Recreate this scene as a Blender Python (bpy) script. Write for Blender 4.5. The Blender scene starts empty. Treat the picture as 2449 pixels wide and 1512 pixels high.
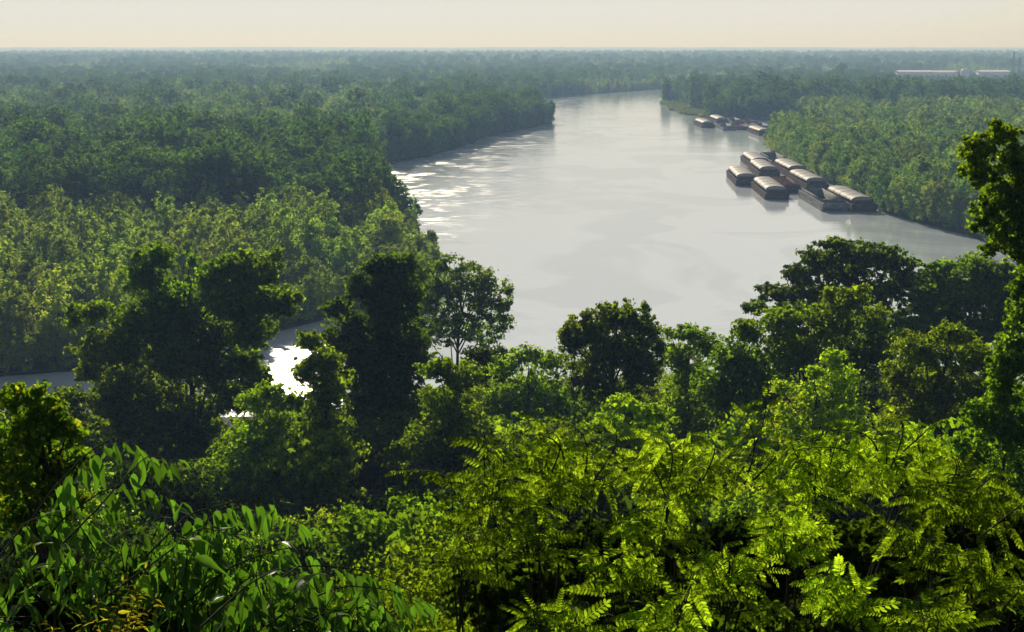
import bpy, math, numpy as np, bmesh
from mathutils import Vector, noise
from mathutils.geometry import tessellate_polygon
R=math.radians
rng=np.random.default_rng(11)
C=bpy.context.scene.collection
F=3428.6; TH=R(10.74); H=60.0
cT,sT=math.cos(TH),math.sin(TH)
def ray(px,py):
    x=px-1224.5; v=756-py
    return np.array([x,F*cT+v*sT,-F*sT+v*cT])
def at(px,py,Y):
    d=ray(px,py); return np.array([0,0,H])+d*(Y/d[1])
def nrm(a): return a/np.maximum(np.linalg.norm(a,axis=-1,keepdims=True),1e-9)

# ---------------------------------------------------------------- mesh helpers
class MB:
    def __init__(s): s.V=[]; s.L=[]; s.S=[]; s.n=0
    def add(s,V,Fc):
        V=np.asarray(V,float).reshape(-1,3); Fc=np.asarray(Fc,int)
        s.V.append(V); s.L.append((Fc+s.n).ravel()); s.S.append(np.full(len(Fc),Fc.shape[1])); s.n+=len(V)
    def mesh(s,name,mat,smooth=False):
        me=bpy.data.meshes.new(name)
        V=np.concatenate(s.V); L=np.concatenate(s.L); S=np.concatenate(s.S)
        me.vertices.add(len(V)); me.vertices.foreach_set('co',V.astype(np.float32).ravel())
        me.loops.add(len(L)); me.loops.foreach_set('vertex_index',L.astype(np.int32))
        me.polygons.add(len(S)); st=np.concatenate([[0],np.cumsum(S)[:-1]])
        me.polygons.foreach_set('loop_start',st.astype(np.int32))
        me.update(calc_edges=True); me.validate()
        if smooth: me.polygons.foreach_set('use_smooth',np.ones(len(S),bool))
        me.materials.append(mat); return me
    def build(s,name,mat,parent=None,smooth=False):
        o=bpy.data.objects.new(name,s.mesh(name,mat,smooth)); C.objects.link(o)
        if parent: o.parent=parent
        return o
    def box(s,x0,x1,y0,y1,z0,z1):
        V=[(x,y,z) for z in(z0,z1) for y in(y0,y1) for x in(x0,x1)]
        s.add(V,[(0,2,3,1),(4,5,7,6),(0,1,5,4),(2,6,7,3),(0,4,6,2),(1,3,7,5)])
    def tube(s,pts,rad,k=6):
        pts=np.asarray(pts,float); n=len(pts)
        t=nrm(np.gradient(pts,axis=0)); ref=np.where(np.abs(t[:,2:3])>.9,[[1.,0,0]],[[0,0,1.]])
        a=nrm(np.cross(t,ref)); b=np.cross(t,a)
        an=np.arange(k)*2*math.pi/k
        rad=np.broadcast_to(rad,(n,))
        V=pts[:,None]+rad[:,None,None]*(np.cos(an)[None,:,None]*a[:,None]+np.sin(an)[None,:,None]*b[:,None])
        Fc=[(i*k+j,i*k+(j+1)%k,(i+1)*k+(j+1)%k,(i+1)*k+j) for i in range(n-1) for j in range(k)]
        s.add(V,Fc)
        s.add(V[-1],[tuple(range(k))])
def empty(name,loc,rz=0):
    o=bpy.data.objects.new(name,None); C.objects.link(o); o.location=loc; o.rotation_euler=(0,0,rz); return o
def tag(o,label=None,cat=None,group=None,kind=None):
    if label:o['label']=label
    if cat:o['category']=cat
    if group:o['group']=group
    if kind:o['kind']=kind
    return o
def copy_tree(root,loc,rz=0,scale=None):
    r=root.copy(); C.objects.link(r); r.location=loc; r.rotation_euler=(0,0,rz)
    if scale is not None: r.scale=scale
    for ch in list(root.children):
        c=ch.copy(); C.objects.link(c); c.parent=r
        for g in ch.children:
            d=g.copy(); C.objects.link(d); d.parent=c
    return r

# ---------------------------------------------------------------- materials
def newmat(name):
    m=bpy.data.materials.new(name); m.use_nodes=True; nt=m.node_tree; nt.nodes.clear()
    return m,nt,nt.nodes.new('ShaderNodeOutputMaterial')
def leafmat(name,dif,tra,mixv=.45,var=.5,spec=0,rough=.5,alt=None):
    m,nt,out=newmat(name); N=nt.nodes; K=nt.links
    geo=N.new('ShaderNodeNewGeometry'); oi=N.new('ShaderNodeObjectInfo')
    nz=N.new('ShaderNodeTexNoise'); nz.inputs['Scale'].default_value=.05; nz.inputs['Detail'].default_value=2
    K.new(geo.outputs['Position'],nz.inputs['Vector'])
    a=N.new('ShaderNodeMath'); a.operation='MULTIPLY_ADD'; K.new(geo.outputs['Random Per Island'],a.inputs[0]); a.inputs[1].default_value=var; a.inputs[2].default_value=1-var/2
    b=N.new('ShaderNodeMath'); b.operation='MULTIPLY_ADD'; K.new(oi.outputs['Random'],b.inputs[0]); b.inputs[1].default_value=.7; b.inputs[2].default_value=.65
    c=N.new('ShaderNodeMath'); c.operation='MULTIPLY'; K.new(a.outputs[0],c.inputs[0]); K.new(b.outputs[0],c.inputs[1])
    mr=N.new('ShaderNodeMapRange'); K.new(nz.outputs[0],mr.inputs[0]); mr.inputs[1].default_value=.35; mr.inputs[2].default_value=.65; mr.inputs[3].default_value=.492; mr.inputs[4].default_value=.52
    hues=[]
    for col in (dif,tra):
        h=N.new('ShaderNodeHueSaturation'); 
        if alt is not None:
            mx=N.new('ShaderNodeMix'); mx.data_type='RGBA'
            mx.inputs['A'].default_value=(*col,1); mx.inputs['B'].default_value=(*[alt[i]*(.5 if col is dif else 1) for i in range(3)],1)
            st=N.new('ShaderNodeMath'); st.operation='GREATER_THAN'; K.new(geo.outputs['Random Per Island'],st.inputs[0]); st.inputs[1].default_value=.9
            K.new(st.outputs[0],mx.inputs['Factor']); K.new(mx.outputs['Result'],h.inputs['Color'])
        else: h.inputs['Color'].default_value=(*col,1)
        K.new(mr.outputs[0],h.inputs['Hue']); K.new(c.outputs[0],h.inputs['Value']); hues.append(h)
    if spec>0:
        p=N.new('ShaderNodeBsdfPrincipled'); K.new(hues[0].outputs[0],p.inputs['Base Color']); p.inputs['Roughness'].default_value=rough; p.inputs['Specular IOR Level'].default_value=spec
    else:
        p=N.new('ShaderNodeBsdfDiffuse'); K.new(hues[0].outputs[0],p.inputs['Color'])
    t=N.new('ShaderNodeBsdfTranslucent'); K.new(hues[1].outputs[0],t.inputs['Color'])
    mx=N.new('ShaderNodeMixShader'); mx.inputs[0].default_value=mixv
    K.new(p.outputs[0],mx.inputs[1]); K.new(t.outputs[0],mx.inputs[2]); K.new(mx.outputs[0],out.inputs[0])
    return m
def noisemat(name,c1,c2,scale=1,rough=.8,lo=.35,hi=.65,stretch=(1,1,1),detail=6,spec=.15,metal=0,bump=0,obj=False):
    m,nt,out=newmat(name); N=nt.nodes; K=nt.links
    tc=N.new('ShaderNodeTexCoord'); mp=N.new('ShaderNodeMapping'); mp.inputs['Scale'].default_value=stretch
    if obj: K.new(tc.outputs['Object'],mp.inputs[0])
    else:
        g=N.new('ShaderNodeNewGeometry'); K.new(g.outputs['Position'],mp.inputs[0])
    nz=N.new('ShaderNodeTexNoise'); nz.inputs['Scale'].default_value=scale; nz.inputs['Detail'].default_value=detail; nz.inputs['Roughness'].default_value=.65
    K.new(mp.outputs[0],nz.inputs['Vector'])
    r=N.new('ShaderNodeValToRGB'); r.color_ramp.elements[0].position=lo; r.color_ramp.elements[1].position=hi
    r.color_ramp.elements[0].color=(*c1,1); r.color_ramp.elements[1].color=(*c2,1); K.new(nz.outputs[0],r.inputs[0])
    p=N.new('ShaderNodeBsdfPrincipled'); K.new(r.outputs[0],p.inputs['Base Color']); p.inputs['Roughness'].default_value=rough
    p.inputs['Specular IOR Level'].default_value=spec; p.inputs['Metallic'].default_value=metal
    if bump:
        bp=N.new('ShaderNodeBump'); bp.inputs['Strength'].default_value=bump; K.new(nz.outputs[0],bp.inputs['Height']); K.new(bp.outputs[0],p.inputs['Normal'])
    K.new(p.outputs[0],out.inputs[0]); return m
M={}
M['willow']=leafmat('willow_leaf',(.085,.135,.028),(.50,.66,.055),.5)
M['dark']=leafmat('dark_leaf',(.034,.072,.02),(.20,.36,.035),.46)
M['mid']=leafmat('mid_leaf',(.050,.105,.026),(.31,.50,.045),.49)
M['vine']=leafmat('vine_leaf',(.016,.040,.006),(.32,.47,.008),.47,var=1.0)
M['deep']=leafmat('shade_toned_leaf',(.012,.028,.005),(.16,.26,.007),.45,var=.9)  # leaf colour darkened to put shade into the foliage
M['under']=leafmat('painted_shade_leaf',(.008,.018,.004),(.035,.065,.004),.4,var=.9)  # near-black leaf colour stands in for deep shade among the bushes
M['feather']=leafmat('feathery_leaf',(.026,.056,.013),(.30,.45,.02),.48,var=1.0)
M['bright']=leafmat('bright_leaf',(.020,.052,.007),(.42,.64,.012),.50,var=1.0)
M['yellow']=leafmat('yellow_leaf',(.032,.066,.008),(.58,.74,.014),.52,var=1.0)
M['autumn']=leafmat('turning_leaf',(.02,.05,.007),(.28,.46,.01),.5,var=.9,alt=(.50,.46,.02))
M['locust']=leafmat('locust_leaf',(.018,.050,.006),(.56,.78,.018),.54,var=1.2)
M['broad']=leafmat('broad_leaf',(.022,.055,.014),(.15,.31,.014),.42,var=1.0,spec=.2,rough=.45)
M['bronze']=leafmat('young_leaf',(.14,.13,.02),(.80,.70,.03),.55,alt=(.7,.40,.03))
M['bark']=noisemat('bark',(.022,.018,.012),(.06,.05,.035),3,.9,stretch=(1,1,.2),bump=.5)
M['stem']=noisemat('green_stem',(.02,.024,.008),(.04,.04,.014),20,.8)
M['soil']=noisemat('woodland_floor',(.006,.009,.004),(.015,.02,.008),.3,.95)
M['bank']=noisemat('river_bank',(.015,.024,.01),(.04,.055,.02),.03,.95)
M['canopy']=leafmat('far_canopy',(.045,.075,.03),(.05,.08,.025),.2)
M['grass']=leafmat('reed_grass',(.19,.24,.06),(.3,.36,.07),.4)
M['hull']=noisemat('rusty_hull',(.03,.018,.015),(.10,.058,.046),.35,.85,stretch=(1,.4,2),obj=True,bump=.1,spec=.05)
M['greyhull']=noisemat('grey_hull',(.08,.08,.085),(.24,.25,.27),.3,.8,stretch=(1,.3,2),obj=True,bump=.1,spec=.1)
M['cover']=noisemat('weathered_cover',(.22,.205,.21),(.44,.42,.43),.4,.65,obj=True,spec=.25)
M['coam']=noisemat('coaming_rust',(.05,.028,.022),(.14,.075,.055),.5,.85,obj=True,spec=.05)
M['hold']=noisemat('hold_steel',(.16,.14,.12),(.34,.31,.28),.4,.85,obj=True,spec=.05)
M['cargo']=noisemat('brown_cargo',(.06,.03,.022),(.15,.08,.05),.8,.95,obj=True,spec=0)
M['white']=noisemat('white_cladding',(.7,.7,.68),(.8,.8,.78),.05,.6)
M['roof']=noisemat('metal_roof',(.75,.75,.75),(.85,.85,.85),.05,.4)
M['steel']=noisemat('dark_steel',(.05,.055,.06),(.10,.10,.11),.3,.6)

# ---------------------------------------------------------------- camera, light, sky
cd=bpy.data.cameras.new('camera'); cam=bpy.data.objects.new('camera',cd); C.objects.link(cam)
cam.location=(0,0,H); cam.rotation_euler=(R(90)-TH,0,0); cd.sensor_width=36; cd.lens=F/2449*36
cd.clip_start=.1; cd.clip_end=40000; bpy.context.scene.camera=cam
SE,SA=R(21.5),R(-9.5)
sd=Vector((math.sin(SA)*math.cos(SE),math.cos(SA)*math.cos(SE),math.sin(SE)))
sl=bpy.data.lights.new('sun','SUN'); so=bpy.data.objects.new('sun',sl); C.objects.link(so)
sl.energy=5; sl.angle=R(.53); sl.color=(1,.90,.70); so.rotation_euler=sd.to_track_quat('Z','Y').to_euler()
w=bpy.data.worlds.new('World'); bpy.context.scene.world=w; w.use_nodes=True; nt=w.node_tree
bg=nt.nodes['Background']; sk=nt.nodes.new('ShaderNodeTexSky'); sk.sky_type='NISHITA'; sk.sun_disc=False
sk.sun_elevation=SE; sk.sun_rotation=SA; sk.air_density=1.0; sk.dust_density=2.0; sk.altitude=50
SK=.07
hs=nt.nodes.new('ShaderNodeHueSaturation'); hs.inputs['Saturation'].default_value=.5
cap=nt.nodes.new('ShaderNodeMix'); cap.data_type='RGBA'; cap.blend_type='DARKEN'; cap.inputs['Factor'].default_value=1
cap.inputs['B'].default_value=(.79/SK,.775/SK,.75/SK,1)
nt.links.new(sk.outputs[0],hs.inputs['Color']); nt.links.new(hs.outputs[0],cap.inputs['A']); nt.links.new(cap.outputs['Result'],bg.inputs[0]); bg.inputs[1].default_value=SK
vs=bpy.context.scene.view_settings; vs.view_transform='Standard'; vs.look='None'; vs.exposure=0

# haze: a real layer of hazy air over the flood plain
m,nt_,out=newmat('hazy_air'); sc=nt_.nodes.new('ShaderNodeVolumeScatter')
sc.inputs['Color'].default_value=(.36,.58,1.0,1); sc.inputs['Density'].default_value=.00023; sc.inputs['Anisotropy'].default_value=.2
nt_.links.new(sc.outputs[0],out.inputs['Volume'])
b=MB(); b.box(-12000,12000,-400,17500,-8,130); hz=b.build('haze',m); tag(hz,'thin blue haze lying over the river and forest','haze',kind='structure')

# ---------------------------------------------------------------- river, banks, ground
m,nt_,out=newmat('river_water'); N=nt_.nodes; K=nt_.links
g=N.new('ShaderNodeNewGeometry')
def nz(sx,sy,scale,det=4,dist=0):
    mp=N.new('ShaderNodeMapping'); mp.inputs['Scale'].default_value=(sx,sy,1); K.new(g.outputs['Position'],mp.inputs[0])
    n=N.new('ShaderNodeTexNoise'); n.inputs['Scale'].default_value=scale; n.inputs['Detail'].default_value=det; n.inputs['Distortion'].default_value=dist
    K.new(mp.outputs[0],n.inputs['Vector']); return n.outputs[0]
def mth(op,a,b_):
    q=N.new('ShaderNodeMath'); q.operation=op
    for i,v in enumerate((a,b_)):
        if isinstance(v,(int,float)): q.inputs[i].default_value=v
        else: K.new(v,q.inputs[i])
    return q.outputs[0]
def mrg(v,a,b_,c,d):
    q=N.new('ShaderNodeMapRange'); K.new(v,q.inputs[0])
    for i,z in enumerate((a,b_,c,d)): q.inputs[i+1].default_value=z
    return q.outputs[0]
n1=nz(.7,1.5,.8,4); n2=nz(.8,.55,.022,7,1.5); n3=nz(1,1,.045,5,1.0); n4=nz(.35,1,.35,4,.3)
sep=N.new('ShaderNodeSeparateXYZ'); K.new(g.outputs['Position'],sep.inputs[0])
lb_=mrg(mth('SUBTRACT',sep.outputs[0],mth('MULTIPLY',sep.outputs[1],.052)),-78,34,1,0)   # current rippling along the left bank
patch=mrg(n2,.47,.55,0,1)
glit=mth('MULTIPLY',mrg(mth('ADD',mth('MULTIPLY',n3,.5),mth('MULTIPLY',n4,.5)),.50,.57,0,1),lb_)
far_=mrg(sep.outputs[1],330,480,0,1)          # the sheltered near channel ripples less broadly than the open river
b1=N.new('ShaderNodeBump'); b1.inputs['Distance'].default_value=.12; K.new(n1,b1.inputs['Height'])
K.new(mth('ADD',mth('ADD',mth('MULTIPLY',lb_,.42),mth('MULTIPLY',glit,.6)),mth('ADD',mth('MULTIPLY',patch,.10),.03)),b1.inputs['Strength'])
b2=N.new('ShaderNodeBump'); b2.inputs['Distance'].default_value=.25; b2.inputs['Strength'].default_value=.17; K.new(n4,b2.inputs['Height']); K.new(b1.outputs[0],b2.inputs['Normal'])
p=N.new('ShaderNodeBsdfPrincipled'); p.inputs['IOR'].default_value=3.2
cr=N.new('ShaderNodeMix'); cr.data_type='RGBA'; cr.inputs['A'].default_value=(.70,.78,.87,1); cr.inputs['B'].default_value=(.57,.65,.73,1); K.new(patch,cr.inputs['Factor']); K.new(cr.outputs['Result'],p.inputs['Base Color'])
K.new(mth('ADD',mrg(patch,0,1,.025,.07),mth('MULTIPLY',far_,mrg(glit,0,1,0,.25))),p.inputs['Roughness']); K.new(b2.outputs[0],p.inputs['Normal']); K.new(p.outputs[0],out.inputs[0])
gx=np.concatenate([np.linspace(-9000,-800,8),np.linspace(-600,600,31),np.linspace(800,9000,8)]); gyy=np.concatenate([np.linspace(150,2600,62),np.geomspace(2700,17000,20)])
V=[(x,y,0) for y in gyy for x in gx]; nx=len(gx)
b=MB(); b.add(V,[(i*nx+j,i*nx+j+1,(i+1)*nx+j+1,(i+1)*nx+j) for i in range(len(gyy)-1) for j in range(nx-1)])
tag(b.build('river',m),'wide calm river bending away between wooded banks','river',kind='structure')
b=MB(); b.add([(-11900,-390,-4),(11900,-390,-4),(11900,17400,-4),(-11900,17400,-4)],[(0,1,2,3)])
tag(b.build('riverbed',M['soil']),'bed under the river','ground',kind='structure')

left=[(-9000,300),(-400,262),(-150,256),(-94,257),(-80,262),(-48,300),(-22,345),(-18,362),(-30,420),(-43,464),(-52,560),(-66,640),(-72,700),(-52,760),(-34,830),(-17,943),(10,1040),(32,1122),(12,1180),(-40,1260),(-60,1380),(0,1560),(26,1610),(91,1770),(218,2020),(430,2300),(1400,2900),(9000,4200),(9000,16800),(-9000,16800)]
right=[(9000,3900),(1450,2650),(480,2080),(230,1830),(190,1700),(150,1480),(148,1260),(166,1185),(216,1150),(226,1110),(204,985),(162,885),(148,820),(142,700),(138,600),(135,520),(144,454),(153,421),(190,392),(400,360),(9000,300)]
def rough(poly,amp=2.2):
    o=[]
    for i,(x0,y0) in enumerate(poly):
        x1,y1=poly[(i+1)%len(poly)]; L=math.hypot(x1-x0,y1-y0)
        k=max(1,int(L/14)) if L<900 else 1
        for j in range(k):
            t=j/k; x=x0+(x1-x0)*t; y=y0+(y1-y0)*t; n_=noise.noise(Vector((x*.05,y*.05,3)))*amp*2
            o.append((x+n_,y+n_))
    return np.array(o)
LP,RP=rough(left),rough(right)
def inside(P,poly):
    x,y=P[:,0],P[:,1]; c=np.zeros(len(P),bool); j=len(poly)-1
    for i in range(len(poly)):
        xi,yi=poly[i]; xj,yj=poly[j]
        if yi!=yj: c^=((yi>y)!=(yj>y))&(x<(xj-xi)*(y-yi)/(yj-yi)+xi)
        j=i
    return c
def edged(P,poly):
    d=np.full(len(P),1e9); A=poly; B=np.roll(poly,-1,0)
    for a,bb in zip(A,B):
        ab=bb-a; t=np.clip(((P-a)@ab)/max(ab@ab,1e-9),0,1); d=np.minimum(d,np.linalg.norm(P-(a+t[:,None]*ab),axis=1))
    return d
for poly,lab in((LP,'low flood plain on the left side of the river'),(RP,'low flood plain on the right side of the river')):
    b=MB(); n=len(poly)
    top=np.c_[poly,np.full(n,.6)]; bot=np.c_[poly,np.full(n,-3.)]
    b.add(np.r_[top,bot],[(i,(i+1)%n,(i+1)%n+n,i+n) for i in range(n)])
    tri=tessellate_polygon([[Vector((q[0],q[1],0)) for q in poly]])
    b.add(top,[tuple(t_) for t_ in tri])
    tag(b.build('flood_plain',M['bank']),lab,'land',kind='structure')

gy=[-400,-5,0,2,5,10,20,40,70,110,160,205,228,262]; gz=[58.4,58.4,58.3,57,55.2,53.3,49,39,28,18.5,10.5,4.5,.3,-3.5]
def ground(x,y): return np.interp(y,gy,gz)+1.2*math.sin(x*.045+1)*min(1,max(0,y-20)/60)*(1 if y<200 else .4)
xs=np.concatenate([np.linspace(-9000,-300,8),np.linspace(-270,270,60),np.linspace(300,9000,8)]); ys=np.concatenate([[-380,-100,-30],np.linspace(-5,265,70)])
V=[(x,y,ground(x,y)) for y in ys for x in xs]; nx=len(xs)
b=MB(); b.add(V,[(i*nx+j,i*nx+j+1,(i+1)*nx+j+1,(i+1)*nx+j) for i in range(len(ys)-1) for j in range(nx-1)])
tag(b.build('bluff_slope',M['soil'],smooth=True),'steep wooded slope falling from the lookout to the river','slope',kind='structure')

# ---------------------------------------------------------------- foliage helpers
def quads(b,P,Nn,size,asp=.55):
    n=len(P); T=nrm(np.cross(Nn,nrm(rng.normal(size=(n,3))))); B=np.cross(Nn,T)
    s=(size*rng.uniform(.65,1.3,n))[:,None]
    V=np.stack([P-T*s*.5,P+B*s*asp*.5-T*s*.08,P+T*s*.5,P-B*s*asp*.5-T*s*.08],1)
    b.add(V,np.arange(4*n).reshape(n,4))
def lobe(b,c,r,leaf,cov=4.5,clump=.30,up=.35,asp=.6):
    c=np.asarray(c,float); r=np.asarray(r,float)
    area=math.pi*((r[0]*r[2]+r[0]*r[1]+r[1]*r[2])/3); n=int(cov*area/(.5*asp*leaf*leaf)*.62)+20
    k=max(6,int(n/26))
    d=nrm(rng.normal(size=(k,3))); d[:,2]+=.12; rad=rng.uniform(.45,1.0,k)
    cc=d*rad[:,None]
    idx=rng.integers(0,k,n); off=rng.normal(size=(n,3))*clump*rng.uniform(.5,.9,k)[idx][:,None]
    q=cc[idx]+off; P=c+q*r
    Nn=nrm(.75*nrm(q)+.5*nrm(off)+np.array([0,0,up])+.33*rng.normal(size=(n,3)))
    quads(b,P,Nn,leaf,asp)
def knobby(b,c,r,leaf,cs,dens=1.0,core=5,per=26,asp=.62):
    # leaf clusters of size cs over the lobe's surface with gaps between, leaves inside
    c=np.asarray(c,float); r=np.asarray(r,float)
    A=4*math.pi*((r[0]*r[1])**1.6/3+(r[0]*r[2])**1.6/3+(r[1]*r[2])**1.6/3)**(1/1.6)
    k=max(5,int(dens*.62*A/(math.pi*cs*cs)))
    d=nrm(rng.normal(size=(k,3))); rad=rng.uniform(.55,1.05,k); e=rng.uniform(size=k)<.18; rad[e]*=rng.uniform(1.1,1.45,e.sum())
    cc=c+d*rad[:,None]*r; cz=cs*rng.uniform(.5,1.35,k); cz[e]*=.7
    n=k*per; idx=np.repeat(np.arange(k),per)
    off=rng.normal(size=(n,3))*np.array([1,1,.7])*.52*cz[idx][:,None]
    P=cc[idx]+off
    Nn=nrm(.35*d[idx]+.6*nrm(off)+np.array([0,0,.15])+.5*rng.normal(size=(n,3)))
    quads(b,P,Nn,leaf,asp)
    if core:
        m_=int(k*core); d=nrm(rng.normal(size=(m_,3)))*rng.uniform(.1,.78,m_)[:,None]
        quads(b,c+d*r,nrm(rng.normal(size=(m_,3))),leaf*2.0,.8)
def limbs(b,base,top,cents,r0):
    base=np.array(base,float); top=np.array(top,float)
    t=np.linspace(0,1,7)[:,None]; wob=rng.normal(size=(7,3))*r0*.7*np.sin(t*3.1); wob[:,2]=0
    pts=base+(top-base)*t+wob; b.tube(pts,np.linspace(r0,r0*.3,7),7)
    for c in cents:
        c=np.asarray(c,float); zf=np.clip((c[2]-base[2])/max(top[2]-base[2],1e-6)-.30,.12,.9); k=zf*6; i=int(min(k,5)); s=pts[i]+(pts[i+1]-pts[i])*(k-i)
        tt=np.linspace(0,1,5)[:,None]; q=s+(c-s)*tt; q[:,2]+=np.linalg.norm(c-s)*.1*np.sin(tt[:,0]*3.14); q[1:4]+=rng.normal(size=(3,3))*r0*.4
        b.tube(q,np.linspace(r0*.38,r0*.08,5),5)

# mid-distance tree kinds (base at origin, unit: metres)
def make_kind(kind,name,R_,Ht,leaf,nl,mat,low,label,group):
    root=empty(name,(0,0,0)); tb=MB(); cb=MB(); cents=[]
    for i in range(nl):
        u=(i+.5)/nl; z=low+(Ht-low)*u**.8
        prof=math.sin(math.pi*min(1,max(0.06,(1-u)*.85+.1)))**.6 if kind!='willow' else (1-u**2.2*.85)
        a=i*2.4+rng.uniform(0,1); rr=R_*prof*rng.uniform(.3,.85)
        c=np.array([rr*math.cos(a),rr*math.sin(a),z]); cents.append(c)
        lr=R_*(.40 if kind!='willow' else .37)*rng.uniform(.65,1.3)
        lobe(cb,c,(lr,lr,lr*(.8 if kind!='willow' else .95)),leaf,3.0,.22,up=.2)
    limbs(tb,(0,0,-1.2),(0,0,Ht*.8),cents[::3],.028*Ht/2+.1)
    tb.build('trunk',M['bark'],root); cb.build('crown',mat,root)
    return tag(root,label,'tree',group)
kinds=[]
for i in range(4): kinds.append(make_kind('willow','willow_tree',5.6,12.2+i*1.2,.62,18,M['willow'],.6,'willow','w'))
for i in range(4): kinds.append(make_kind('round','broadleaf_tree',7.2,18.5+i*1.6,.75,20,M['dark'],1.2,'tree','d'))
for i in range(3): kinds.append(make_kind('round','riverside_tree',5.8,13.5+i*1.4,.65,17,M['mid'],.5,'tree','m'))

# scatter trees over the flood plain
pts=[]
def band(y0,y1,s,sc):
    Ys=np.arange(y0,y1,s*.92)
    for k,y in enumerate(Ys):
        hw=.385*y+25; X=np.arange(-hw,hw,s)+(k%2)*s*.5
        P=np.c_[X,np.full(len(X),y)]+rng.uniform(-.48,.48,(len(X),2))*s
        pts.append(np.c_[P,np.full(len(X),sc)])
band(255,720,7.8,1.0); band(720,1500,10,1.06); band(1500,3000,14.5,1.12); band(3000,6500,27,1.5)
sh=[]
for poly in(LP,RP):      # trees standing right on the banks
    A=poly; B=np.roll(poly,-1,0)
    for a,bb in zip(A,B):
        L=np.linalg.norm(bb-a)
        if L>60 or a[1]>2100: continue
        for t in np.arange(0,L,5.0):
            q=a+(bb-a)*t/L; nv=np.array([-(bb-a)[1],(bb-a)[0]])/L
            for s_ in(-1.6,1.6):
                z_=q+nv*s_
                if inside(z_[None],poly)[0]: sh.append((z_[0],z_[1],.80))
pts.append(np.array(sh))
P=np.concatenate(pts)
inL=inside(P[:,:2],LP); inR=inside(P[:,:2],RP)
P=P[inL|inR]; isR=inR[inL|inR]
ed=np.minimum(edged(P[:,:2],LP),edged(P[:,:2],RP)); bar=isR&(P[:,1]>1205)&(P[:,1]<1530)&(ed<24)
sect=(P[:,0]>.262*P[:,1])&(P[:,0]<.37*P[:,1])
keep=((ed>2.2)|(P[:,2]==.8))&~bar&~((P[:,1]>2080)&(P[:,1]<2730)&sect)&(np.abs(P[:,0])<.385*P[:,1]+30)
P=P[keep]; isR=isR[keep]; ed=ed[keep]; sect=sect[keep]
x,y=P[:,0],P[:,1]; n=len(P)
big=np.array([noise.noise(Vector((a*.006,b_*.004,1.7))) for a,b_ in zip(x,y)])
med=np.array([noise.noise(Vector((a*.03,b_*.02,5.2))) for a,b_ in zip(x,y)])
u=rng.uniform(size=n); u2=rng.uniform(size=n)
var=np.zeros(n,int); sc=P[:,2]*rng.uniform(.68,1.22,n)
wz=(~isR)&(y<428+30*med)
pd=np.clip(1-(y-560)/330,0,1)*.85+.10+.5*med
dz=(~isR)&~wz&(y<1500)&((u2<pd)|((ed<26)&(y>690)))
lz=(~isR)&~wz&~dz&(y<1500)
fz=~(wz|dz|lz|isR)
var[wz]=(u[wz]*4).astype(int)
v=np.where(u<.8,4+(u/.8*4).astype(int),8+(u*6.6).astype(int)%3); var[dz]=v[dz]; sc[dz]*=np.where(y[dz]<700,1.08,.92)+.25*med[dz]
v=np.where(u<.6,(u/.6*4).astype(int),8+((u-.6)/.4*3).astype(int)); var[lz]=v[lz]
v=np.where(big>.1,(u*4).astype(int),np.where(u2<.6,4+(u*4).astype(int),8+(u*3).astype(int))); var[fz]=v[fz]; sc[fz]*=.85
v=np.where((u<.6)|((y>1100)&(u<.3)),8+(u*6.6).astype(int)%3,np.where(y>1150,4+(u*4).astype(int),(u*4).astype(int))); var[isR]=v[isR]; sc[isR]*=1.0+.12*med[isR]
sc[isR&(y>1400)]*=.85
var=np.clip(var,0,10)
sc[(u2>.985)&(y>1200)]*=1.25
sc[(ed<6)&(y<500)]*=.85
q_=sect&(y>1500)&(y<2331); sc[q_]=np.minimum(sc[q_],.68)
rot=rng.uniform(0,6.28,n)
infr=(np.abs(x)<.37*y+6)
score=np.where(wz,y-40,np.where(isR,y*.93+ed*1.2,y+10)); score=score+ed*0.9; score[~infr]=1e9
order=np.argsort(score); ind=order[:290]
kk={}
for i in ind:
    k=var[i]; s=sc[i]
    root=kinds[k]; loc=(x[i],y[i],.5)
    if k not in kk: root.location=loc; root.rotation_euler=(0,0,rot[i]); root.scale=(s,s,s); kk[k]=root; r=root
    else: r=copy_tree(root,loc,rot[i],(s,s,s*rng.uniform(.9,1.1)))
    kd='pale yellow green willow' if k<4 else ('tall dark green tree' if k<8 else 'mid green rounded tree')
    zone='behind the moored barges on the right bank' if isR[i] else ('in the low wood across the water on the left' if y[i]<428 else 'in the forest behind the low willows on the left bank')
    r['label']=kd+' '+zone; r['group']=kd+'s '+zone
for k,root in enumerate(kinds):
    if k not in kk:
        root.location=(-80-k*7,560+k*9,.5); root['label']='tree in the forest behind the low willows'; root['group']='trees in the forest'
rest=np.setdiff1d(np.arange(n),ind)
me=bpy.data.meshes.new('forest'); me.vertices.add(len(rest))
me.vertices.foreach_set('co',np.c_[x[rest],y[rest],np.full(len(rest),.5)].astype(np.float32).ravel())
for nm,arr,ty in(('var',var,'INT'),('sc',sc,'FLOAT'),('rot',rot,'FLOAT')):
    a=me.attributes.new(nm,ty,'POINT'); a.data.foreach_set('value',arr[rest].astype(np.int32 if ty=='INT' else np.float32))
fo=bpy.data.objects.new('forest',me); C.objects.link(fo); tag(fo,'unbroken forest covering the flood plain out to the horizon','forest',kind='stuff')
ng=bpy.data.node_groups.new('forest','GeometryNodeTree'); ng.interface.new_socket('Geometry',in_out='INPUT',socket_type='NodeSocketGeometry'); ng.interface.new_socket('Geometry',in_out='OUTPUT',socket_type='NodeSocketGeometry')
N=ng.nodes; K=ng.links; gi=N.new('NodeGroupInput'); go=N.new('NodeGroupOutput')
m2p=N.new('GeometryNodeMeshToPoints'); K.new(gi.outputs[0],m2p.inputs[0])
ip=N.new('GeometryNodeInstanceOnPoints'); K.new(m2p.outputs[0],ip.inputs['Points']); ip.inputs['Pick Instance'].default_value=True
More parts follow.
